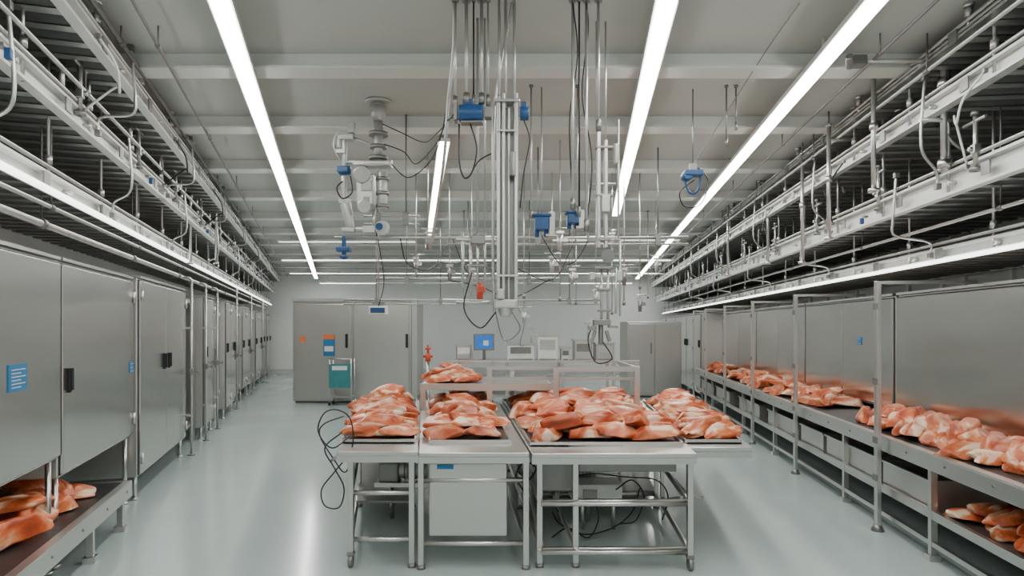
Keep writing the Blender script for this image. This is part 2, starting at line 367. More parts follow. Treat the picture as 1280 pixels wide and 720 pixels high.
def longpipe(row,a,z,r,Ya=1.6,Yb=25.5,material=PIPE,label='long galvanised pipe running along the wall on hangers'):
    s=row.s; l=row.ln(Ya,Yb); p=row.pt(a,Ya)
    t=thing('long_pipe',label,'pipe',(p.x,p.y,z),row.rz,'pipes along the walls')
    part(t,'pipe',M().cyl((0,0,0),(0,l,0),r,n=10),material)
    y=.8
    while y<l: part(t,'pipe_hanger',M().cyl((0,y,r*.5),(0,y,CE-z),.007,n=6).cyl((0,y-.03,0),(0,y+.03,0),r*1.5,n=10),DSTEEL); y+=2.4
longpipe(L,2.0,2.66,.028); longpipe(L,1.93,2.78,.016); longpipe(L,1.42,3.98,.018,material=DSTEEL); longpipe(L,1.15,3.95,.012,material=DSTEEL)
longpipe(L,1.68,3.62,.016); longpipe(R,2.55,3.82,.014); longpipe(R,2.2,3.95,.012,material=DSTEEL); longpipe(R,3.1,2.80,.016)
def rowtube(row,name,label,cat,Y,pts,r,material,group=None):
    o=thing(name,label,cat,row.pt(pts[0][0],Y,pts[0][2]),row.rz,group)
    a0=pts[0][0]; z0=pts[0][2]
    q=[(row.s*(x-a0),y,z-z0) for x,y,z in pts]
    part(o,'tube',M().tube(q,r,sub=5 if len(q)>2 else 1),material)
    for i in (0,-1): part(o,'end_fitting',M().cb(q[i],r*3.5,r*3.5,r*4),DSTEEL,bevel=.003)
    return o
rnd=random.Random(3)
for row,inn,tiers in ((L,(1.44,1.69,1.84),(3.83,3.42,2.92)),(R,(2.64,2.79,3.14),(3.60,3.02,2.56))):
    Y=2.8; i=0
    while Y<20:
        t=i%3
        a,b=inn[0],inn[1]; z1,z2=tiers[0],tiers[1]
        if t==1: a,b=inn[1],inn[2]; z1,z2=tiers[1],tiers[2]
        d=rnd.uniform(.15,.4)
        if t<2:
            rowtube(row,'drop_pipe','bent steel pipe linking two overhead conveyor rails','pipe',Y,[(a,0,z1+.25),(a-.02,0,z1),(a-.03,.0,(z1+z2)/2+.06),(a,.02,(z1+z2)/2-.06),(b-.02,d*.3,z2+.12),(b,d*.35,z2)],.012,PIPE,group='drop pipes on the overhead rails')
        else:
            rowtube(row,'air_hose','looped air hose hanging from an overhead conveyor rail','hose',Y,[(a,0,z1),(a-.08,.1,z1-.15),(a-.06,d,z1-.28),(a-.0,d*1.6,z1-.2),(b-.02,d*2,z2+.05)],.008,rnd.choice([DSTEEL,BLACK,WHITE]),group='air hoses on the overhead rails')
        if i%2==0:
            o=thing('valve_stand','short vertical pipe with valve and cross handle fixed on the rail','valve',row.pt(inn[1],Y+.35,tiers[1]),row.rz,'valve stands on the rails')
            part(o,'pipe',M().cyl((0,0,0),(0,0,.42),.016).cyl((-.0,-.12,.36),(0,.14,.36),.012),PIPE)
            part(o,'valve_body',M().cb((0,0,.16),.05,.05,.07).cyl((-.05,0,.16),(.05,0,.16),.018),STEEL,bevel=.006)
            parts(o,'flange',M().cyl((0,0,.0),(0,0,.03),.04).cyl((0,0,.4),(0,0,.43),.03),DSTEEL)
        if i%4==0:
            o=thing('blue_connector','small blue plug connector clipped to a rail','connector',row.pt(inn[i%2+1]-.02,Y+.6,tiers[i%2+1]-.06),row.rz,'blue connectors')
            part(o,'plug',M().cb((-row.s*.03,0,0),.035,.035,.06),BLUE,bevel=.006); part(o,'clip',M().cb((0,0,.04),.04,.06,.02),DSTEEL)
        Y+=.62+Y*.03; i+=1
o=thing('pipe_gantry','steel pipe support with horizontal arm and sensor head','pipe support',at(1180,215,4.9))
part(o,'upright',M().cyl(at(1180,215,4.9),at(1180,35,4.9),.024).cyl(at(1180,40,4.9),at(1180,12,4.9),.018),PIPE,world=True)
parts(o,'arm',M().cyl(at(1070,76,4.9),at(1210,76,4.9),.016).cyl(at(1150,150,4.9),at(1215,150,4.9),.016).tube([at(1180,165,4.9),at(1200,185,4.9),at(1240,200,4.9),at(1262,196,4.9)],.012),PIPE,world=True)
part(o,'sensor_head',M().cb(at(1072,77,4.9),.11,.09,.08).cyl(at(1062,84,4.9),at(1062,70,4.8),.03),DSTEEL,world=True,bevel=.01)
parts(o,'collar',M().cyl(at(1180,110,4.9),at(1180,98,4.9),.045).cyl(at(1180,210,4.9),at(1180,200,4.9),.045).cyl(at(1180,50,4.9),at(1180,42,4.9),.045),STEEL,world=True)
for px,y0,y1,Y,yh in ((1092,240,85,5.6,95),(1036,300,155,6.5,175),(1003,330,190,7.6,215),(77,135,45,4.6,60),(202,250,95,7.2,130),(165,230,110,6.4,150),(238,330,165,9,190),(960,330,215,9.5,240),(1125,140,80,5.8,90),(910,345,240,11.5,262),(270,330,190,10.5,215)):
    side=1 if px>640 else -1
    o=thing('pipe_support','vertical steel support pipe with collars and side arm','pipe support',at(px,y0,Y),0,'support pipes at the overhead rails')
    part(o,'upright',M().cyl(at(px,y0,Y),at(px,y1,Y),.02),PIPE,world=True)
    part(o,'arm',M().tube([at(px,yh,Y),at(px,yh,Y)+Vector((side*.25,0,0)),at(px,yh,Y)+Vector((side*.42,0,-.08)),at(px,yh,Y)+Vector((side*.5,0,-.25))],.013),PIPE,world=True)
    c=at(px,(y0+y1)/2,Y)
    parts(o,'collar',M().cyl(c,c+Vector((0,0,.06)),.034).cyl(at(px,y0,Y),at(px,y0,Y)+Vector((0,0,.03)),.045).cyl(at(px,y1,Y),at(px,y1,Y)-Vector((0,0,.03)),.03),STEEL,world=True)
    part(o,'hanger_rod',M().cyl(at(px,y1,Y),(at(px,y1,Y).x,Y,CE),.008,n=6),DSTEEL,world=True)
# ---------------------------------------------------------------- meat
def meatmesh(i):
    import bmesh
    bm=bmesh.new(); bmesh.ops.create_icosphere(bm,subdivisions=4,radius=1)
    rr=random.Random(i+90); off=Vector((rr.uniform(-50,50),rr.uniform(-50,50),rr.uniform(-50,50)))
    bend=rr.uniform(-.25,.25); tap=rr.uniform(.2,.8); ln=rr.uniform(.19,.235); wd=rr.uniform(.11,.14); ht=rr.uniform(.062,.078)
    planes=[]
    for k in range(6):
        th=rr.uniform(0,2*math.pi); zz=rr.uniform(-.1,.7)
        planes.append((Vector((math.cos(th),math.sin(th),zz)).normalized(),rr.uniform(.52,.8)))
    planes.append((Vector((rr.uniform(-.4,.4),rr.uniform(-.8,.8),1)).normalized(),rr.uniform(.45,.62)))
    for v in bm.verts:
        p=v.co.copy()
        p=Vector([math.copysign(abs(q)**.85,q) for q in p])
        p=p*(1+.30*noise.noise(p*1.0+off)+.14*noise.noise(p*2.1+off)+.05*noise.noise(p*4.5+off))
        for n_,d_ in planes:
            e=p.dot(n_)-d_
            if e>0: p-=n_*e*.9
        cr_=abs(p.y-.3*math.sin(p.x*1.9+i)-(.05*i)%.3+.1)
        if v.co.z>0: p.z-=.30*max(0,.13-cr_)/.13
        x=p.x; w=1-tap*(x*.5+.3)
        y=p.y*max(.3,w)+bend*x*x; z=p.z*(1-.3*tap*x)
        if z<-.45: z=-.45+(z+.45)*.15
        z+=.12*math.sin(x*2.2+i)+.06*math.sin(y*5+i)
        v.co=Vector((x*ln*1.22,y*wd*1.25,z*ht*1.25))
    zm=min(v.co.z for v in bm.verts)
    for v in bm.verts: v.co.z-=zm
    me=bpy.data.meshes.new('raw_meat_piece'); bm.to_mesh(me); bm.free()
    for p in me.polygons: p.use_smooth=True
    me.materials.append(MEAT); return me
MM=[meatmesh(i) for i in range(14)]
mrnd=random.Random(11)
def meat(x,y,z,label,group,sc=1,rz=None,tilt=.12):
    o=bpy.data.objects.new('raw_meat_piece',mrnd.choice(MM)); o.location=(x,y,z)
    o.rotation_euler=(mrnd.uniform(-tilt,tilt),mrnd.uniform(-tilt,tilt),mrnd.uniform(0,6.28) if rz is None else rz+mrnd.uniform(-.6,.6)+(math.pi if mrnd.random()<.5 else 0))
    k=sc*mrnd.uniform(.88,1.14); o.scale=(k,k,k*mrnd.uniform(.95,1.15)); o['label']=label; o['category']='meat'; o['group']=group
    col.objects.link(o); return o
def pile(quad,z,nx,ny,label,group,sc=1,layers=2,rz=None,tilt=.14,drop=.2,lh=.085):
    a,b,c,d=[Vector(q) for q in quad]
    for ly in range(layers):
        mx,my=nx-ly,ny-ly
        for j in range(my):
            for i in range(mx):
                if ly and mrnd.random()<drop: continue
                u=(i+.5+ly*.5+mrnd.uniform(-.09,.09))/nx; v=(j+.5+ly*.5+mrnd.uniform(-.12,.12))/ny
                p=(a*(1-u)+b*u)*(1-v)+(d*(1-u)+c*u)*v
                meat(p.x,p.y,z+ly*lh*sc,label,group,sc,rz,tilt*(1+ly))
# ---------------------------------------------------------------- central tables
ZT=.93
def ctable(quad,z,label,name,tray_in,legs,front_lip=.05,mid=(.22,.59),casters=(),shelf=None):
    a,b,c,d=[Vector((q[0],q[1],0)) for q in quad]
    r=thing(name,label,'work table',((a+b)/2),0,'steel processing tables')
    part(r,'table_top',M().prism([(p.x,p.y) for p in (a,b,c,d)],z-.035,z),TABLE,world=True,bevel=.006)
    def side(p,q,z0,z1,t=.02):
        dd=(q-p).normalized(); nn=Vector((-dd.y,dd.x,0))*t
        return [(p.x,p.y),(q.x,q.y),(q.x+nn.x,q.y+nn.y),(p.x+nn.x,p.y+nn.y)],z0,z1
    m=M()
    for p,q in ((a,b),(b,c),(c,d),(d,a)):
        po,z0,z1=side(p,q,z-.035-front_lip,z-.035); m.prism(po,z0,z1)
    part(r,'apron',m,TABLE,world=True)
    def bi(u,v): return (a*(1-u)+b*u)*(1-v)+(d*(1-u)+c*u)*v
    u0,u1,v0,v1=tray_in
    T=[bi(u0,v0),bi(u1,v0),bi(u1,v1),bi(u0,v1)]
    part(r,'meat_tray',M().prism([(p.x,p.y) for p in T],z,z+.012),BELT,'black shallow tray',world=True)
    m=M()
    for i in range(4):
        p,q=T[i],T[(i+1)%4]; po,z0,z1=side(p,q,z+.0,z+.035,.014); m.prism(po,z0,z1)
    part(r,'tray_rim',m,STEEL,world=True)
    for i,(u,v) in enumerate(legs):
        p=bi(u,v); cs=i in casters
        part(r,'leg',M().box(p.x-.022,p.x+.022,p.y-.022,p.y+.022,.12 if cs else .03,z-.035),STEEL,world=True,bevel=.003)
        if cs: part(r,'caster',M().cyl((p.x-.016,p.y,.05),(p.x+.016,p.y,.05),.05,n=16).box(p.x-.028,p.x+.028,p.y-.028,p.y+.028,.095,.12),DSTEEL,'grey swivel caster',world=True)
        else: part(r,'foot',M().cyl((p.x,p.y,0),(p.x,p.y,.03),.035,n=12),DSTEEL,world=True)
    m=M()
    us=sorted(set(u for u,v in legs)); vs=sorted(set(v for u,v in legs))
    for zz in mid:
        for v in vs: m.cyl(bi(us[0],v)+Vector((0,0,zz)),bi(us[-1],v)+Vector((0,0,zz)),.021,n=8)
        for u in us: m.cyl(bi(u,vs[0])+Vector((0,0,zz)),bi(u,vs[-1])+Vector((0,0,zz)),.021,n=8)
    parts(r,'brace',m,STEEL,world=True)
    if shelf:
        zs,v0s,v1s=shelf
        S=[bi(us[0],v0s),bi(us[-1],v0s),bi(us[-1],v1s),bi(us[0],v1s)]
        part(r,'lower_shelf',M().prism([(p.x,p.y) for p in S],zs,zs+.02),DSTEEL,world=True)
    return r,T
Q1=[(-1.375,5.02),(-.735,5.02),(-1.25,8.6),(-2.14,8.6)]
Q2=[(-.725,4.98),(.135,4.98),(-.20,8.6),(-1.22,8.6)]
Q3=[(.155,4.95),(1.43,4.95),(1.72,8.6),(-.17,8.6)]
Q4=[(1.44,5.25),(1.97,5.25),(2.50,8.6),(1.73,8.6)]
t1,T1=ctable(Q1,ZT,'steel table with black meat tray and cable loop beside it','processing_table',(.04,.97,.10,.97),[(.17,.02),(.92,.02),(.17,.5),(.92,.5),(.17,.97),(.92,.97)],casters=(0,4),shelf=(.235,.3,.97))
t2,T2=ctable(Q2,ZT,'steel table with box cabinet below and narrow meat tray','processing_table',(.09,.88,.10,.97),[(.02,.02),(.98,.02),(.02,.97),(.98,.97)],mid=(.2,.7))
t3,T3=ctable(Q3,ZT,'wide steel table heaped with meat on open frame','processing_table',(.015,.96,.08,.97),[(.06,.04),(.28,.04),(.97,.02),(.06,.5),(.97,.5),(.06,.97),(.97,.97)],mid=(.14,.52),casters=(2,),shelf=(.16,.5,.97))
t4,T4=ctable(Q4,.92,'narrow steel side table with a black meat tray','processing_table',(.02,.90,.05,.97),[(.1,.55),(.1,.97),(.85,.97)],mid=(.52,))
part(t4,'support_bracket',M().tube([(1.46,5.3,.85),(1.46,5.3,.52),(1.58,5.3,.50)],.018,sub=1).cyl((1.46,5.3,.52),(1.5,6.9,.52),.016),STEEL,world=True)
part(t2,'under_cabinet',M().box(-.655,-.04,5.04,5.6,.26,.84),CSTEEL,'plain steel box cabinet with small blue label',world=True,bevel=.012)
part(t2,'label_plate',M().box(-.59,-.46,5.03,5.04,.79,.825),LBLUE,'small blue label',world=True)
part(t1,'handle_bar',M().tube([(-1.40,5.2,.88),(-1.47,5.2,.82),(-1.47,6.2,.82),(-1.50,6.2,.88)],.012,sub=1),PIPE,world=True)
part(t3,'diagonal_brace',M().cyl((1.38,5.2,.52),(1.30,6.4,.14),.016).cyl((.24,5.2,.14),(.12,6.5,.52),.016),STEEL,world=True)
parts(t3,'cable_duct',M().box(.55,1.35,5.25,5.31,.72,.80).box(.25,.5,5.3,5.45,.55,.78),DSTEEL,world=True,bevel=.006)
for (x,y) in ((.55,6.3),(1.05,7.4),(.35,7.6),(-1.1,6.4),(-1.0,7.6)):
    o=thing('gear_motor','grey gear motor with ribbed housing mounted below the table','motor',(x,y,0),0,'gear motors under the tables')
    part(o,'housing',M().cyl((x-.02,y,.48),(x+.26,y,.48),.08,n=18),CASTING,world=True,bevel=.006)
    m=M()
    for i in range(6): m.cyl((x+.03+i*.035,y,.48),(x+.04+i*.035,y,.48),.092,n=18)
    parts(o,'cooling_fin',m,DSTEEL,world=True)
    part(o,'gearbox',M().cb((x-.12,y,.47),.2,.18,.2),DSTEEL,world=True,bevel=.02)
    part(o,'mounting_plate',M().box(x-.25,x+.3,y-.13,y+.13,.34,.38),STEEL,world=True)
    parts(o,'support_post',M().cyl((x-.1,y,0),(x-.1,y,.34),.02).cyl((x+.2,y,0),(x+.2,y,.34),.02),STEEL,world=True)
x0,x1=(722-640)*5.9/F,(778-640)*5.9/F; zb=at(0,627,5.9).z; zt=at(0,606,5.9).z
o=thing('control_box','small pale control box mounted under the wide table','control box',((x0+x1)/2,5.9,0))
part(o,'casing',M().box(x0,x1,5.9,6.2,zb,zt),WHITE,world=True,bevel=.01)
part(o,'connector_plate',M().box(x0+.05,x0+.18,5.885,5.9,zb+.03,zb+.11),DSTEEL,world=True)
parts(o,'mounting_post',M().cyl((x0+.06,6.05,0),(x0+.06,6.05,zb),.02).cyl((x1-.06,6.05,0),(x1-.06,6.05,zb),.02),STEEL,world=True)
for pts in ([(690,640,5.8),(700,655,5.7),(730,668,5.7),(765,660,5.8),(790,640,5.9),(800,610,6)],[(745,627,5.88),(748,650,5.8),(735,672,5.7),(710,660,5.7),(690,672,5.8)],[(770,612,5.88),(790,600,5.8),(805,620,5.8),(795,650,5.8),(775,655,5.8)],[(720,612,5.88),(700,605,5.8),(690,620,5.8),(698,640,5.8)],[(648,590,5.5),(660,600,5.3),(670,585,5.3),(655,578,5.3),(645,595,5.3),(655,615,5.3)],[(700,600,6.2),(740,592,6),(780,596,6),(820,600,6.2),(835,620,6.2),(828,650,6.1)]):
    solo('power_cable','thin black cable under the wide table','cable',M().tube([at(*p) for p in pts],.007),BLACK,group='cables under the table')
solo('power_cable','black cable coil hanging at the side of the table','cable',M().tube([at(438,545,5.3),at(415,560,5.2),at(398,540,5.2),at(404,518,5.2),at(420,512,5.25),at(438,524,5.2),at(440,560,5.2),at(418,590,5.2),at(402,612,5.2),at(406,632,5.2),at(424,634,5.2),at(430,610,5.2),at(418,585,5.2),at(406,560,5.2),at(428,540,5.2)],.006),BLACK)
solo('power_cable','thin black cable drooping from the table edge','cable',M().tube([at(430,520,5.6),at(405,530,5.4),at(400,545,5.4),at(418,575,5.4),at(432,590,5.4),at(445,560,5.4)],.006),BLACK)
def px2x(px,Y): return (px-640)*Y/F
o=thing('overshelf','two-level steel shelf standing over the rear of the tables','shelf',(.2,7.9,ZT))
part(o,'lower_shelf',M().box(px2x(525,7.5),px2x(690,7.5),7.5,8.7,1.2,1.24).box(px2x(525,7.5),px2x(690,7.5),7.48,7.5,1.17,1.25),TABLE,world=True)
part(o,'upper_rail',M().box(px2x(608,7.5),px2x(800,7.5),7.5,7.55,1.41,1.45).box(px2x(570,8.7),px2x(800,8.7),8.7,8.75,1.43,1.46).box(px2x(797,7.5)-.04,px2x(797,7.5),7.55,8.7,1.41,1.45).box(px2x(608,7.5),px2x(608,7.5)+.04,7.55,8.7,1.41,1.45),STEEL,world=True)
part(o,'middle_bar',M().box(px2x(608,7.5),px2x(798,7.5),7.5,7.54,1.29,1.32),STEEL,world=True)
for px,Y,zt in ((529,7.52,1.2),(695,7.2,1.46),(796,7.2,1.46),(612,7.52,1.42),(640,8.68,1.42),(795,8.68,1.42)):
    x=px2x(px,Y); part(o,'post',M().box(x-.03,x+.03,Y-.03,Y+.03,ZT,zt),STEEL,world=True)
part(o,'front_bar',M().box(px2x(695,7.2),px2x(796,7.2),7.18,7.22,1.41,1.46),STEEL,world=True)
# meat piles
lab='slab of raw red meat with pale fat in a tray pile'
def ins(T,fx=.1,fy=.04):
    a,b,c,d=[Vector(q) for q in T]
    def bi(u,v): return (a*(1-u)+b*u)*(1-v)+(d*(1-u)+c*u)*v
    return [bi(fx,fy),bi(1-fx,fy),bi(1-fx,1-fy),bi(fx,1-fy)]
pile(ins(T1,.06),ZT+.015,2,11,lab,'meat on the first table',.84,2,.2,drop=.05)
pile(ins(T2,.04),ZT+.015,2,11,lab,'meat on the second table',.84,2,.2,drop=.05)
pile(ins(T3,.02),ZT+.015,4,11,lab,'meat on the wide table',.92,2,.35,drop=.1)
pile(ins(T4,.05),.935,2,10,lab,'meat on the side table',.82,2,.3,drop=.05)
pile([(px2x(538,7.6),7.65,0),(px2x(594,7.6),7.65,0),(px2x(597,8.6),8.6,0),(px2x(533,8.6),8.6,0)],1.242,3,5,'small slab of raw meat on the steel overshelf','meat on the overshelf',.68,3,0,drop=0)
def rpile(Ya,Yb,nx,ny,lab,grp,z=.872,a0=2.98,a1=3.5,sc=1,layers=2,drop=.1,rz=.5):
    q=[R.pt(a0,Ya),R.pt(a1,Ya),R.pt(a1,Yb),R.pt(a0,Yb)]
    pile(q,z,nx,ny,lab,grp,sc,layers,rz,drop=drop)
lab='slab of raw red meat with pale fat on the long bench'
rpile(3.6,7.2,2,13,lab,'meat on the long bench',sc=.98,layers=2,drop=0)
rpile(8.2,10.2,2,8,lab,'meat on the long bench',sc=.92)
rpile(11.1,13.3,2,9,lab,'meat on the long bench',layers=2,sc=.92)
rpile(14.1,15.9,2,7,lab,'meat on the long bench',layers=2,sc=.92)
rpile(3.8,5.2,2,6,'slab of raw meat on the lower shelf of the bench','meat on the lower shelf',z=.365,a0=2.98,a1=3.5,sc=.9,layers=2)
lab='large slab of raw meat lying on the low conveyor'
for px,Y,zz,rz,sc in ((8,4.4,.412,.7,1.15),(-22,4.9,.412,.3,1.1),(32,4.9,.412,2.6,1.15),(62,5.15,.412,.7,1.1),(22,5.45,.412,.2,1.05),(78,5.6,.412,.3,1.05),(44,5.05,.52,2.8,1.1),(6,4.75,.53,.5,1.15),(-30,4.3,.412,.5,1.1),(62,5.4,.52,.2,1.05),(24,5.15,.62,.9,1.0)):
    meat(px2x(px,Y),Y,zz,lab,'meat on the low conveyor',sc,rz)
# ---------------------------------------------------------------- far end
o=thing('cold_store','large steel cold-store unit with two doors and posters','cold store',(px2x(444,16.2),16.2,0))
xl,xr=px2x(366,16.2),px2x(514,16.2); Y=16.2; zt=2.57
xm=px2x(440,Y)
part(o,'body',M().box(xl,xr,Y,Y+2.2,.05,zt),CSTEEL,world=True,bevel=.01)
part(o,'door',M().box(xl+.05,xm-.03,Y-.04,Y,.1,zt-.07),CSTEEL,world=True,bevel=.01)
part(o,'door',M().box(xm+.05,xr-.05,Y-.04,Y,.1,zt-.07),CSTEEL,world=True,bevel=.01)
part(o,'frame',M().box(xm-.03,xm+.05,Y-.05,Y,.05,zt).box(xl,xr+.15,Y-.05,Y+.1,zt,zt+.08).box(xr+.02,xr+.15,Y-.05,Y+.1,0,zt),TABLE,world=True)
part(o,'plinth',M().box(xl+.05,xr-.05,Y+.05,Y+2.1,0,.05),DARK,world=True)
for px in (434,509): 
    x=px2x(px,Y); part(o,'handle',M().box(x-.03,x+.03,Y-.09,Y-.04,1.4,1.75),BLACK,world=True,bevel=.008)
x0,x1=px2x(405,Y),px2x(419,Y); z0,z1=at(0,445,Y).z,at(0,418,Y).z
part(o,'poster',M().box(x0,x1,Y-.06,Y-.05,z0,z1),LBLUE,'blue and orange poster',world=True)
part(o,'poster_band',M().box(x0,x1,Y-.07,Y-.06,z1-.12,z1),ORANGE,world=True)
part(o,'poster_band',M().box(x0+.03,x1-.03,Y-.07,Y-.06,z0+.12,z0+.25),WHITE,world=True)
part(o,'door_tag',M().box(px2x(376,Y),px2x(382,Y),Y-.05,Y-.04,at(0,428,Y).z,at(0,420,Y).z),ORANGE,world=True)
Y=15.6
o=thing('teal_cart','small steel trolley with a teal front panel before the cold store','trolley',(px2x(425,Y),Y,0))
x0,x1=px2x(411,Y),px2x(438,Y); z0,z1=at(0,485,Y).z,at(0,455,Y).z
part(o,'panel',M().box(x0,x1,Y,Y+.03,z0,z1),TEAL,world=True)
part(o,'sign',M().box(x0+.08,x1-.08,Y-.01,Y,z1+.0-.15,z1-.05),WHITE,world=True)
m=M()
for x in (x0,x1):
    for y in (Y+.05,Y+.4): m.cyl((x,y,.08),(x,y,z1+.12),.02)
m.cyl((x0,Y+.05,z1+.12),(x1,Y+.05,z1+.12),.02).box(x0,x1,Y+.05,Y+.4,.2,.23)
part(o,'frame',m,STEEL,world=True)
for x in (x0,x1):
    for y in (Y+.05,Y+.4): part(o,'caster',M().cyl((x-.02,y,.045),(x+.02,y,.045),.045,n=12),BLACK,world=True)
ctr=thing('rear_counter','long open steel counter carrying packing equipment','counter',(px2x(670,13),13,0))
xa,xb=px2x(566,13),px2x(770,13)
part(ctr,'counter_top',M().box(xa,xb,12.9,13.9,1.20,1.23),CSTEEL,world=True,bevel=.008)
for x in (xa+.05,xa+1.1,xb-1.1,xb-.05):
    for y in (12.95,13.85): part(ctr,'leg',M().box(x-.03,x+.03,y-.03,y+.03,0,1.2),STEEL,world=True)
parts(ctr,'lower_rail',M().box(xa,xb,12.93,12.97,.5,.55).box(xa,xb,13.83,13.87,.5,.55).box(xa,xb,12.93,12.97,1.05,1.10),STEEL,world=True)
part(ctr,'lower_shelf',M().box(xa,xb,12.98,13.82,.5,.53),DSTEEL,world=True)
def onctr(name,label,cat,pa,pb,ya,mat_,face=None,dep=.5,Y=13.15,knob=False):
    x0,x1=px2x(pa,Y),px2x(pb,Y); z0=1.23; z1=at(0,ya,Y).z
    o=thing(name,label,cat,((x0+x1)/2,Y,z0))
    part(o,'body',M().box(x0,x1,Y,Y+dep,z0,z1),mat_,world=True,bevel=.02)
    if face: part(o,'panel',M().box(x0+(x1-x0)*.12,x1-(x1-x0)*.12,Y-.015,Y,z0+(z1-z0)*.45,z1-(z1-z0)*.15),face,world=True)
    part(o,'foot',M().box(x0+.03,x1-.03,Y-.03,Y-.0,z0,z0+.04),DSTEEL,world=True)
    part(o,'lid',M().box(x0-.02,x1+.02,Y-.02,Y+dep,z1,z1+.03),STEEL,world=True)
    if knob: part(o,'pole',M().cyl((x1-.06,Y+.2,z1+.03),(x1-.06,Y+.2,z1+.35),.02).cb((x1-.06,Y+.2,z1+.36),.12,.1,.06),PIPE,world=True)
    return o
x0,x1=px2x(592,13.1),px2x(618,13.1)
mo=thing('monitor','small monitor with a lit blue screen on the rear counter','monitor',((x0+x1)/2,13.2,1.23))
zc0,zc1=at(0,438,13.1).z,at(0,417,13.1).z
part(mo,'casing',M().box(x0,x1,13.1,13.17,zc0,zc1),DSTEEL,world=True,bevel=.01)
part(mo,'screen',M().box(x0+.035,x1-.035,13.09,13.1,zc0+.035,zc1-.035),SCREEN,'lit blue screen',world=True)
part(mo,'screen_window',M().box(x0+.2,x1-.12,13.085,13.09,zc0+.1,zc1-.14),WHITE,world=True)
part(mo,'stand',M().cyl(((x0+x1)/2,13.17,1.23),((x0+x1)/2,13.17,zc0+.03),.03).cyl(((x0+x1)/2,13.17,1.23),((x0+x1)/2,13.17,1.25),.12),DSTEEL,world=True)
onctr('packing_machine','pale machine housing with angled control face on the counter','machine',634,668,431,WHITE,DSTEEL,knob=True)
onctr('weighing_unit','white upright unit with a grey front panel on the counter','machine',672,697,420,WHITE,CASTING)
onctr('sealing_machine','small white machine with dark slot on the counter','machine',702,712,436,WHITE,DARK)
onctr('control_box','small steel control box on the counter','control box',570,589,432,STEEL,WHITE)
onctr('control_box','low grey control box on the counter','control box',718,740,426,STEEL,DSTEEL,knob=True)
onctr('control_box','low grey control box on the counter','control box',745,768,430,CASTING,STEEL)
Y=17.5; x0,x1=px2x(784,Y),px2x(852,Y); z1=at(0,402,Y).z
o=thing('tall_steel_cabinet','tall smooth steel cabinet near the end wall beyond the counter','cabinet',((x0+x1)/2,Y,0))
part(o,'body',M().box(x0,x1,Y,Y+1.2,.05,z1),CSTEEL,world=True,bevel=.015)
xm=(x0+x1)/2
part(o,'door',M().box(x0+.05,xm-.01,17.46,17.5,.12,z1-.06),CSTEEL,world=True,bevel=.01)
part(o,'door',M().box(xm+.01,x1-.05,17.46,17.5,.12,z1-.06),CSTEEL,world=True,bevel=.01)
part(o,'handle',M().box(xm-.12,xm-.08,17.43,17.46,1.2,1.5),DSTEEL,world=True)
part(o,'plinth',M().box(x0+.02,x1-.02,17.55,18.6,0,.05),DARK,world=True)
Y=11.0; c=at(535,450,Y)
o=thing('red_valve','red hand valve on a steel standpipe','valve',(c.x,Y,0))
part(o,'standpipe',M().cyl((c.x,Y,0),(c.x,Y,c.z),.03).cyl((c.x,Y,0),(c.x,Y,.03),.1),STEEL,world=True)
part(o,'valve_body',M().cyl((c.x,Y,c.z-.02),(c.x,Y,c.z+.12),.05,.035,n=12).cyl((c.x-.08,Y,c.z+.06),(c.x+.08,Y,c.z+.06),.025),RED,world=True)
part(o,'handwheel',M().cyl((c.x,Y,c.z+.18),(c.x,Y,c.z+.21),.05,n=12).cyl((c.x,Y,c.z+.12),(c.x,Y,c.z+.26),.02),RED,world=True)
# ---------------------------------------------------------------- hanging apparatus
def rod(m,px,y0,y1,Y,r):
    a=at(px,y0,Y); 
    b=at(px,y1,Y) if y1 is not None else Vector((a.x,Y,CE))
    return m.cyl(a,b,r,n=10)
Y=4.3
o=thing('lifting_column','tall steel lifting column with blue motors hung from the ceiling','lifting column',at(633,395,Y))
m=M()
for px,w_,yt,dy in ((623,.012,122,0),(629.5,.010,118,.0),(636,.007,135,.02),(645,.012,118,0)):
    a=at(px,386,Y); b=at(px,yt,Y); m.box(a.x-w_,a.x+w_,Y-.03+dy,Y+.03,a.z,b.z)
parts(o,'guide_profile',m,COLM,world=True,bevel=.004)
a=at(638,385,Y); part(o,'back_plate',M().box(at(621,0,Y).x,at(647,0,Y).x,Y+.03,Y+.04,a.z,at(0,130,Y).z),DSTEEL,world=True)
part(o,'end_block',M().cb(at(632,380,Y),.15,.12,.06).cyl(at(632,384,Y),at(632,396,Y),.055,.035,n=16).cb(at(626,368,Y),.05,.16,.07),CASTING,world=True,bevel=.012)
m=M()
for px in (624,632,643): rod(m,px,135,None,Y,.010)
parts(o,'suspension_rod',m,PIPE,world=True)
parts(o,'clamp_band',M().cb(at(634,345,Y),.15,.075,.014).cb(at(634,165,Y),.15,.075,.014),STEEL,world=True,bevel=.003)
part(o,'cap_plate',M().cb(at(634,128,Y),.17,.10,.02),STEEL,world=True,bevel=.006)
part(o,'carriage',M().cb(at(641,205,Y-.04),.04,.05,.16).cyl(at(641,190,Y-.07),at(641,220,Y-.07),.013),DSTEEL,world=True,bevel=.005)
part(o,'motor',M().cyl(at(574,142,Y),at(604,142,Y),.06,n=20).cb(at(585,130,Y),.07,.07,.05),BLUE,'blue electric motor',world=True,bevel=.008)
part(o,'motor',M().cyl(at(650,142,Y),at(661,142,Y),.045,n=18).cb(at(655,132,Y),.04,.05,.04),BLUE,'small blue motor',world=True,bevel=.006)
part(o,'motor_bracket',M().cb(at(610,142,Y),.05,.08,.07).cb(at(590,154,Y),.15,.08,.014).cb(at(570,142,Y),.02,.10,.11),DSTEEL,world=True,bevel=.004)
Y2=4.55
o=thing('valve_manifold','steel valve manifold with a red valve hanging beside the column','valve',at(600,378,Y2))
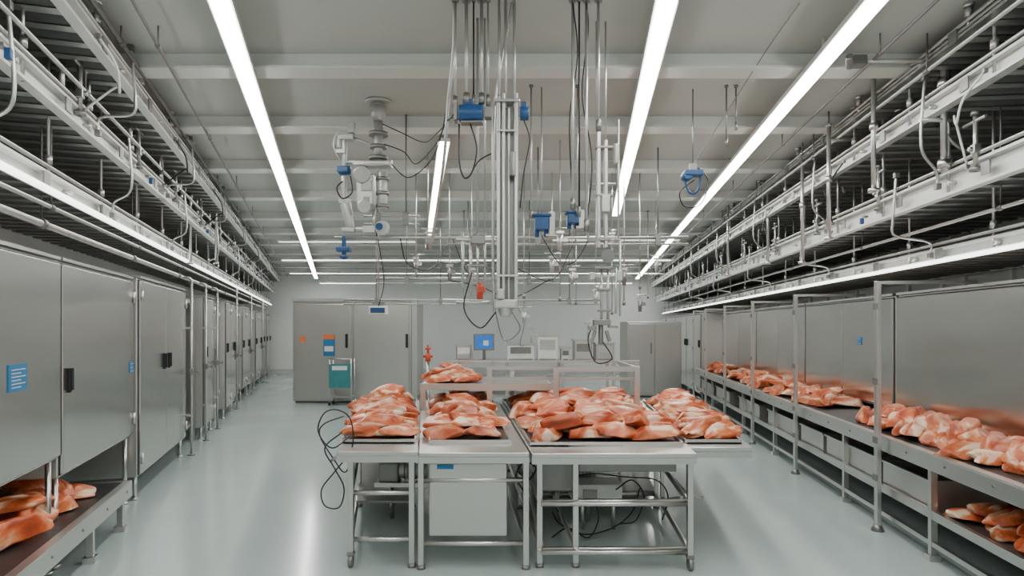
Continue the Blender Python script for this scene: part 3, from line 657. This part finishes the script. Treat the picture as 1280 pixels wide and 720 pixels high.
m=M()
for px,y0 in ((588,380),(597,370),(606,355),(578,360)): rod(m,px,y0,290,Y2,.009)
m.cyl(at(570,378,Y2),at(612,378,Y2),.012).cyl(at(570,300,Y2),at(620,300,Y2),.012)
part(o,'pipework',m,PIPE,world=True)
part(o,'valve_body',M().cyl(at(600,374,Y2),at(600,354,Y2),.022).cb(at(602,362,Y2),.055,.05,.035),RED,'red valve body',world=True)
m=M(); rod(m,597,292,None,Y2,.009); rod(m,606,292,None,Y2,.007); parts(o,'suspension_rod',m,PIPE,world=True)
part(o,'bracket',M().cb(at(598,300,Y2),.10,.06,.06).cb(at(598,332,Y2),.12,.05,.02),DSTEEL,world=True,bevel=.005)
def bundle(label,Y,lst):
    for px,y0,r,mt_ in lst:
        m=M(); rod(m,px,y0,None,Y,r); a=at(px,y0,Y)
        o=thing('ceiling_pipe',label,'pipe',a,0,'pipes dropping from the ceiling')
        part(o,'tube',m,mt_,world=True)
        part(o,'end_fitting',M().cyl(a+Vector((0,0,-.02)),a+Vector((0,0,.05)),r*1.9,n=10),DSTEEL,world=True)
        part(o,'ceiling_flange',M().cyl((a.x,Y,CE-.02),(a.x,Y,CE),r*2.6,n=12),DSTEEL,world=True)
bundle('slim pipe dropping from the ceiling above the tables',4.28,[(569,130,.009,PIPE),(583,126,.012,PIPE),(592,128,.006,BLACK),(602,126,.011,PIPE),(610,128,.007,PIPE),(716,258,.010,PIPE),(724,268,.006,BLACK),(733,285,.010,PIPE),(748,160,.010,PIPE)])
bundle('slim pipe dropping from the ceiling above the tables',5.8,[(664,270,.008,PIPE),(722,265,.008,PIPE),(920,160,.007,DSTEEL),(908,180,.007,DSTEEL)])
bundle('thin rod dropping from the ceiling over the rear tables',9,[(520,345,.010,PIPE),(700,375,.012,PIPE),(780,380,.012,PIPE),(800,360,.010,PIPE),(655,372,.010,PIPE)])
bundle('thin rod dropping from the ceiling over the rear counter',12,[(580,380,.010,PIPE),(720,380,.012,PIPE),(765,392,.014,PIPE),(810,372,.010,PIPE)])
solo('flexible_conduit','pale flexible conduit curving up from the lifting column','conduit',M().tube([at(618,390,4.36),at(616,300,4.38),at(617,150,4.38),at(624,90,4.36),at(634,40,4.32),at(640,4,4.3)],.011),COLM)
solo('flexible_conduit','grey flexible conduit bowing between column and ceiling','conduit',M().tube([at(538,310,5.4),at(548,250,5),at(556,190,4.6),at(560,130,4.5),at(566,70,4.4),at(568,2,4.3)],.012),PIPE)
Y=4.6
o=thing('gripper_column','slim steel column with pulley and gripper hung over the tables','lifting column',at(752,430,Y))
m=M(); a=at(748,310,Y); b=at(748,150,Y); m.box(a.x-.012,a.x+.012,Y-.03,Y+.03,a.z,b.z)
a=at(757,310,Y); m.box(a.x-.012,a.x+.012,Y-.03,Y+.03,a.z,b.z-.15)
parts(o,'guide_profile',m,COLM,world=True,bevel=.004)
m=M(); rod(m,746,150,None,Y,.010); rod(m,757,175,None,Y,.007); parts(o,'suspension_rod',m,PIPE,world=True)
part(o,'pulley',M().cyl(at(760,320,Y-.05),at(760,320,Y+.05),.05,n=20).cyl(at(760,320,Y-.07),at(760,320,Y+.07),.02),DSTEEL,world=True)
m=M()
for px,y0 in ((752,405),(760,400),(770,392)): rod(m,px,y0,335,Y,.010)
parts(o,'lower_tube',m,PIPE,world=True)
m=M()
for yy_ in (335,362,388,300,245,185): m.cb(at(755,yy_,Y),.09+.03*(yy_%2),.07,.018)
parts(o,'clamp_band',m,DSTEEL,world=True,bevel=.003)
part(o,'gripper',M().cb(at(752,403,Y),.12,.10,.04).cb(at(740,410,Y),.06,.08,.03).cb(at(742,420,Y),.022,.05,.08,ry=.3).cb(at(760,420,Y),.022,.05,.08,ry=-.3).cyl(at(751,406,Y),at(751,430,Y),.018).cb(at(766,408,Y),.07,.06,.02),DSTEEL,world=True,bevel=.004)
part(o,'cross_arm',M().cyl(at(735,230,Y),at(770,230,Y),.011).cyl(at(735,230,Y),at(735,300,Y),.010).cyl(at(775,300,Y),at(775,395,Y),.009).cyl(at(735,300,Y),at(775,300,Y),.011).cyl(at(773,150,Y),at(773,300,Y),.008),PIPE,world=True)
part(o,'sensor_box',M().cb(at(757,255,Y-.05),.06,.05,.12).cyl(at(770,180,Y),at(770,205,Y),.022),CASTING,world=True,bevel=.006)
part(o,'side_valve',M().cb(at(774,345,Y),.04,.05,.07).cyl(at(740,345,Y),at(775,345,Y),.010).cb(at(740,345,Y),.035,.05,.05),CASTING,world=True,bevel=.004)
Y=6.2
o=thing('hanging_robot_arm','grey mechanical arm with blue joints hung from the ceiling','robot arm',at(430,325,Y))
c=at(473,0,Y).x
part(o,'ceiling_mount',M().cyl((c,Y,CE),(c,Y,CE-.03),.13,n=20).cyl((c,Y,CE-.06),(c,Y,CE-.2),.09,.05,n=20).cyl((c,Y,CE-.03),(c,Y,CE-.06),.07,n=16).cyl((c,Y,CE-.2),at(473,205,Y),.042,n=16),CASTING,world=True)
parts(o,'mount_flange',M().cyl(at(473,166,Y),at(473,170,Y),.095,n=20).cyl(at(473,182,Y),at(473,186,Y),.08,n=20).cyl(at(473,196,Y),at(473,200,Y),.09,n=20),DSTEEL,world=True)
part(o,'shoulder',M().cb(at(466,206,Y),.36,.16,.05).cyl(at(452,218,Y-.12),at(452,218,Y+.12),.08,n=20),CASTING,world=True,bevel=.012)
part(o,'main_body',M().cb(at(458,238,Y),.16,.15,.30).cyl(at(478,215,Y),at(478,262,Y),.05,n=16).cyl(at(455,258,Y-.1),at(455,258,Y+.1),.065,n=16),CASTING,world=True,bevel=.012)
parts(o,'body_ring',M().cyl(at(478,222,Y),at(478,226,Y),.065,n=16).cyl(at(478,240,Y),at(478,244,Y),.065,n=16).cyl(at(478,256,Y),at(478,260,Y),.065,n=16),DSTEEL,world=True)
parts(o,'access_plate',M().cb(at(458,232,Y-.08),.10,.01,.10).cb(at(458,249,Y-.08),.06,.012,.05).cb(at(468,206,Y-.085),.2,.01,.025),DSTEEL,world=True,bevel=.004)
part(o,'upper_arm',M().cyl(at(431,208,Y),at(431,168,Y),.024,n=12).cb(at(434,172,Y),.13,.08,.05).cb(at(440,160,Y),.06,.07,.10).cyl(at(424,185,Y),at(424,168,Y),.018).cb(at(427,190,Y),.09,.08,.04),CASTING,world=True,bevel=.005)
part(o,'link_bar',M().cyl(at(431,203,Y),at(490,203,Y),.018).cyl(at(440,172,Y),at(466,182,Y),.015),PIPE,world=True)
part(o,'joint',M().cb(at(430,213,Y),.11,.12,.06).cyl(at(424,213,Y),at(438,213,Y),.045,n=14),BLUE,'blue servo joint',world=True,bevel=.01)
part(o,'forearm',M().cyl(at(430,220,Y),at(430,258,Y),.024,n=12).cyl(at(432,255,Y),at(438,285,Y),.055,.04,n=14).cb(at(436,288,Y),.12,.10,.04).cb(at(431,252,Y),.10,.08,.05),CASTING,world=True,bevel=.006)
part(o,'wrist',M().cyl(at(478,285,Y-.06),at(478,285,Y+.06),.07,n=20).cyl(at(445,287,Y),at(478,287,Y),.03,n=12).cb(at(462,287,Y),.12,.08,.07),CASTING,world=True,bevel=.006)
part(o,'wrist_cap',M().cyl(at(474,283,Y-.09),at(474,283,Y-.06),.035,n=14),BLUE,'blue wrist cap',world=True)
part(o,'tool_head',M().cb(at(430,312,Y),.13,.10,.045).cyl(at(430,295,Y),at(430,324,Y),.022).cb(at(430,321,Y),.07,.07,.03),BLUE,'blue tool head',world=True,bevel=.008)
part(o,'cross_bar',M().cyl(at(418,297,Y),at(640,297,Y),.012).cyl(at(467,262,Y),at(467,285,Y),.018),PIPE,world=True)
def hoist(px,py,Y,label,w=.2,h=.18):
    o=thing('blue_hoist',label,'hoist',at(px,py+18,Y))
    c=at(px,py,Y)
    part(o,'housing',M().cb(c,w,.12,h*.3).cyl(c+Vector((-w*.3,-.05,-.02)),c+Vector((-w*.3,.07,-.02)),h*.28,n=18),BLUE,world=True,bevel=.01)
    part(o,'grip',M().tube([c+Vector((w*.35,0,.05)),c+Vector((w*.42,0,-.04)),c+Vector((w*.2,0,-h)),c+Vector((-w*.2,0,-h)),c+Vector((-w*.45,0,-.05))],.011),BLUE,world=True)
    part(o,'hanger_rod',M().cyl(c+Vector((0,0,.03)),(c.x,Y,CE),.006,n=6),DSTEEL,world=True)
    part(o,'hook_block',M().cb(c+Vector((0,0,.06)),.06,.06,.06),DSTEEL,world=True)
hoist(866,217,5.9,'blue hoist with looped grip hanging under the strip light',.17,.17)
def bluebox(px,py,Y,label,w=.16,h=.2):
    c=at(px,py,Y); o=thing('blue_junction_box',label,'junction box',c-Vector((0,0,h/2)))
    part(o,'box',M().cb(c,w*.75,.12,h*.5).cb(c+Vector((0,0,h*.3)),w*1.05,.13,h*.10),BLUE,world=True,bevel=.01)
    parts(o,'conduit_stub',M().cyl(c-Vector((w*.25,0,h*.5)),c-Vector((w*.25,0,h*.2)),.02).cyl(c+Vector((w*.25,0,-h*.5)),c+Vector((w*.25,0,-h*.2)),.02),BLUE,world=True)
    part(o,'hanger_rod',M().cyl(c+Vector((0,0,h*.3)),(c.x,Y,CE),.008,n=6),PIPE,world=True)
    part(o,'side_bracket',M().cb(c+Vector((w*.55,0,0)),.05,.08,h*.9).cb(c+Vector((w*.5,0,-h*.45)),w*.6,.1,.02),CASTING,world=True,bevel=.004)
bluebox(677,280,5.85,'blue junction box hanging from a rod',.17,.24); bluebox(716,274,5.9,'blue box with pale side bracket hanging from rods',.14,.18)
def pend(px,py,Y,label,w=.2,h=.1):
    c=at(px,py,Y); o=thing('hanging_display',label,'display',c-Vector((0,0,h/2)))
    part(o,'casing',M().cb(c,w,.08,h),WHITE,world=True,bevel=.012)
    part(o,'display_panel',M().cb(c-Vector((0,.045,0)),w*.75,.01,h*.6),BLUE,world=True)
    part(o,'hanger_rod',M().cyl(c+Vector((0,0,h/2)),(c.x,Y,CE),.010,n=6),PIPE,world=True)
    part(o,'bracket',M().cb(c+Vector((0,0,h*.8)),w*.6,.06,.03),DSTEEL,world=True)
pend(473,388,7.5,'small hanging display with blue panel on a thin rod',.22,.10)
def crossrail(Y,py,pa,pb,label,r=.022,n=5):
    a=at(pa,py,Y); b=at(pb,py,Y)
    o=thing('suspended_rail',label,'rail',(a+b)/2,0,'suspended cross rails')
    parts(o,'rail',M().cyl(a,b,r).cyl(a-Vector((0,0,.08)),b-Vector((0,0,.08)),r*.6),PIPE,world=True)
    for i in range(n):
        p=a.lerp(b,(i+.5)/n); part(o,'hanger_rod',M().cyl(p,(p.x,Y,CE),.009,n=6).cb(p-Vector((0,0,.03)),.06,.06,.13),DSTEEL,world=True)
crossrail(12.5,375,430,752,'long steel rail hung across the room on thin rods',n=4)
crossrail(10.5,348,470,700,'steel cross rail carrying cables',n=3)
crossrail(7.8,297,560,860,'steel cross rail hung below the strip lights',n=4)
crossrail(6.6,270,455,525,'short steel rail near the robot arm',.012,2)
for i,(px,py,Y) in enumerate(((520,330,9.5),(562,340,9),(690,330,8.5),(655,395,10),(800,380,10),(820,330,11),(715,345,9),(780,345,8.2),(745,370,9.5),(590,345,8.5),(535,300,8),(765,300,9),(700,300,7.5))):
    c=at(px,py,Y); o=thing('hanging_tool','steel tool head with clamp hanging on a rod','tool',c-Vector((0,0,.12)),0,'tools hanging from ceiling rods')
    part(o,'tool_body',M().cyl(c-Vector((0,0,.12)),c+Vector((0,0,.06)),.025,.038,n=12).cb(c+Vector((.05,0,.0)),.07,.05,.05),[PIPE,DSTEEL,CASTING][i%3],world=True)
    part(o,'clamp',M().cb(c+Vector((0,0,.09)),.09,.06,.03).cyl(c+Vector((-.1,0,.14)),c+Vector((.12,0,.14)),.010),STEEL,world=True)
    part(o,'hanger_rod',M().cyl(c+Vector((0,0,.06)),(c.x,Y,CE),.007,n=6),PIPE,world=True)
def cab(pts,r=.005,mat_=BLACK,label='black cable looping between overhead fixtures'):
    solo('overhead_cable',label,'cable',M().tube([at(*p) for p in pts],r),mat_,group='overhead cables')
cab([(480,180,6.2),(505,190,6.2),(520,205,6.1),(545,180,5),(560,150,4.5),(580,150,4.3)])
cab([(478,155,6.2),(500,165,6.2),(530,178,5.8),(548,165,5),(570,140,4.4)])
cab([(489,205,6.2),(510,222,6.2),(535,205,6.2),(550,175,5.8),(560,120,5.2),(566,60,4.6)])
cab([(588,155,4.3),(596,185,4.3),(590,215,4.3),(580,222,4.3),(574,200,4.35),(574,155,4.35)],.006)
cab([(590,215,4.3),(600,200,4.4),(618,190,4.4)],.005)
cab([(430,225,6.2),(421,235,6.1),(428,248,6.1),(440,240,6.1),(438,220,6.15)],.007)
cab([(1000,4,4.3),(960,60,4.9),(915,130,5.5),(880,185,5.8),(868,205,5.9)],.004,DSTEEL,'thin grey cable rising from hoist to ceiling')
cab([(868,225,5.9),(850,240,5.8),(856,258,5.8),(876,255,5.8),(885,225,5.9),(866,205,5.9)],.006)
cab([(716,258,4.3),(712,150,4.3),(722,70,4.3),(716,4,4.25)])
cab([(733,285,4.3),(740,200,4.4),(728,120,4.4),(735,40,4.35),(733,4,4.25)],.006)
cab([(620,390,4.3),(600,410,4.4),(580,385,4.5),(590,340,4.5)])
cab([(640,390,4.3),(650,412,4.35),(630,425,4.4),(618,385,4.38)],.004,DSTEEL,'grey cable looping under the lifting column')
cab([(752,425,4.6),(765,448,4.9),(745,453,5),(735,425,4.8),(745,400,4.6)])
cab([(655,150,4.3),(662,175,4.3),(655,215,4.3),(650,260,4.3)])
cab([(677,295,5.85),(700,330,6),(720,325,6),(735,300,5.2),(733,285,4.3)])
cab([(445,170,6.2),(425,163,6.2),(417,180,6.2),(424,200,6.2)],.008,CASTING,'grey hose curving around the robot arm')
cab([(470,287,6.2),(480,350,7.2),(473,384,7.5)])
cab([(565,297,7.8),(590,345,7.8),(640,335,7.8),(690,350,7.8),(720,298,7.8)])
cab([(690,348,10.5),(640,372,10.4),(600,358,10.4),(560,350,10.5)],.008)
cab([(500,297,6.2),(510,330,6.5),(540,335,7.2),(562,298,7.8)],.006)
cab([(640,375,12.5),(655,400,12.5),(650,430,12.8),(655,432,13.2)],.006)
# ---------------------------------------------------------------- world, camera
w=bpy.data.worlds.new('w'); bpy.context.scene.world=w; w.use_nodes=True
w.node_tree.nodes['Background'].inputs[0].default_value=(.95,.97,.95,1); w.node_tree.nodes['Background'].inputs[1].default_value=.6
cd=bpy.data.cameras.new('camera'); cam=bpy.data.objects.new('camera',cd); col.objects.link(cam)
cam.location=(0,0,H); cam.rotation_euler=(math.pi/2,0,0); cd.sensor_width=36; cd.lens=22.5; cd.shift_y=50/1280; cd.clip_end=200
bpy.context.scene.camera=cam
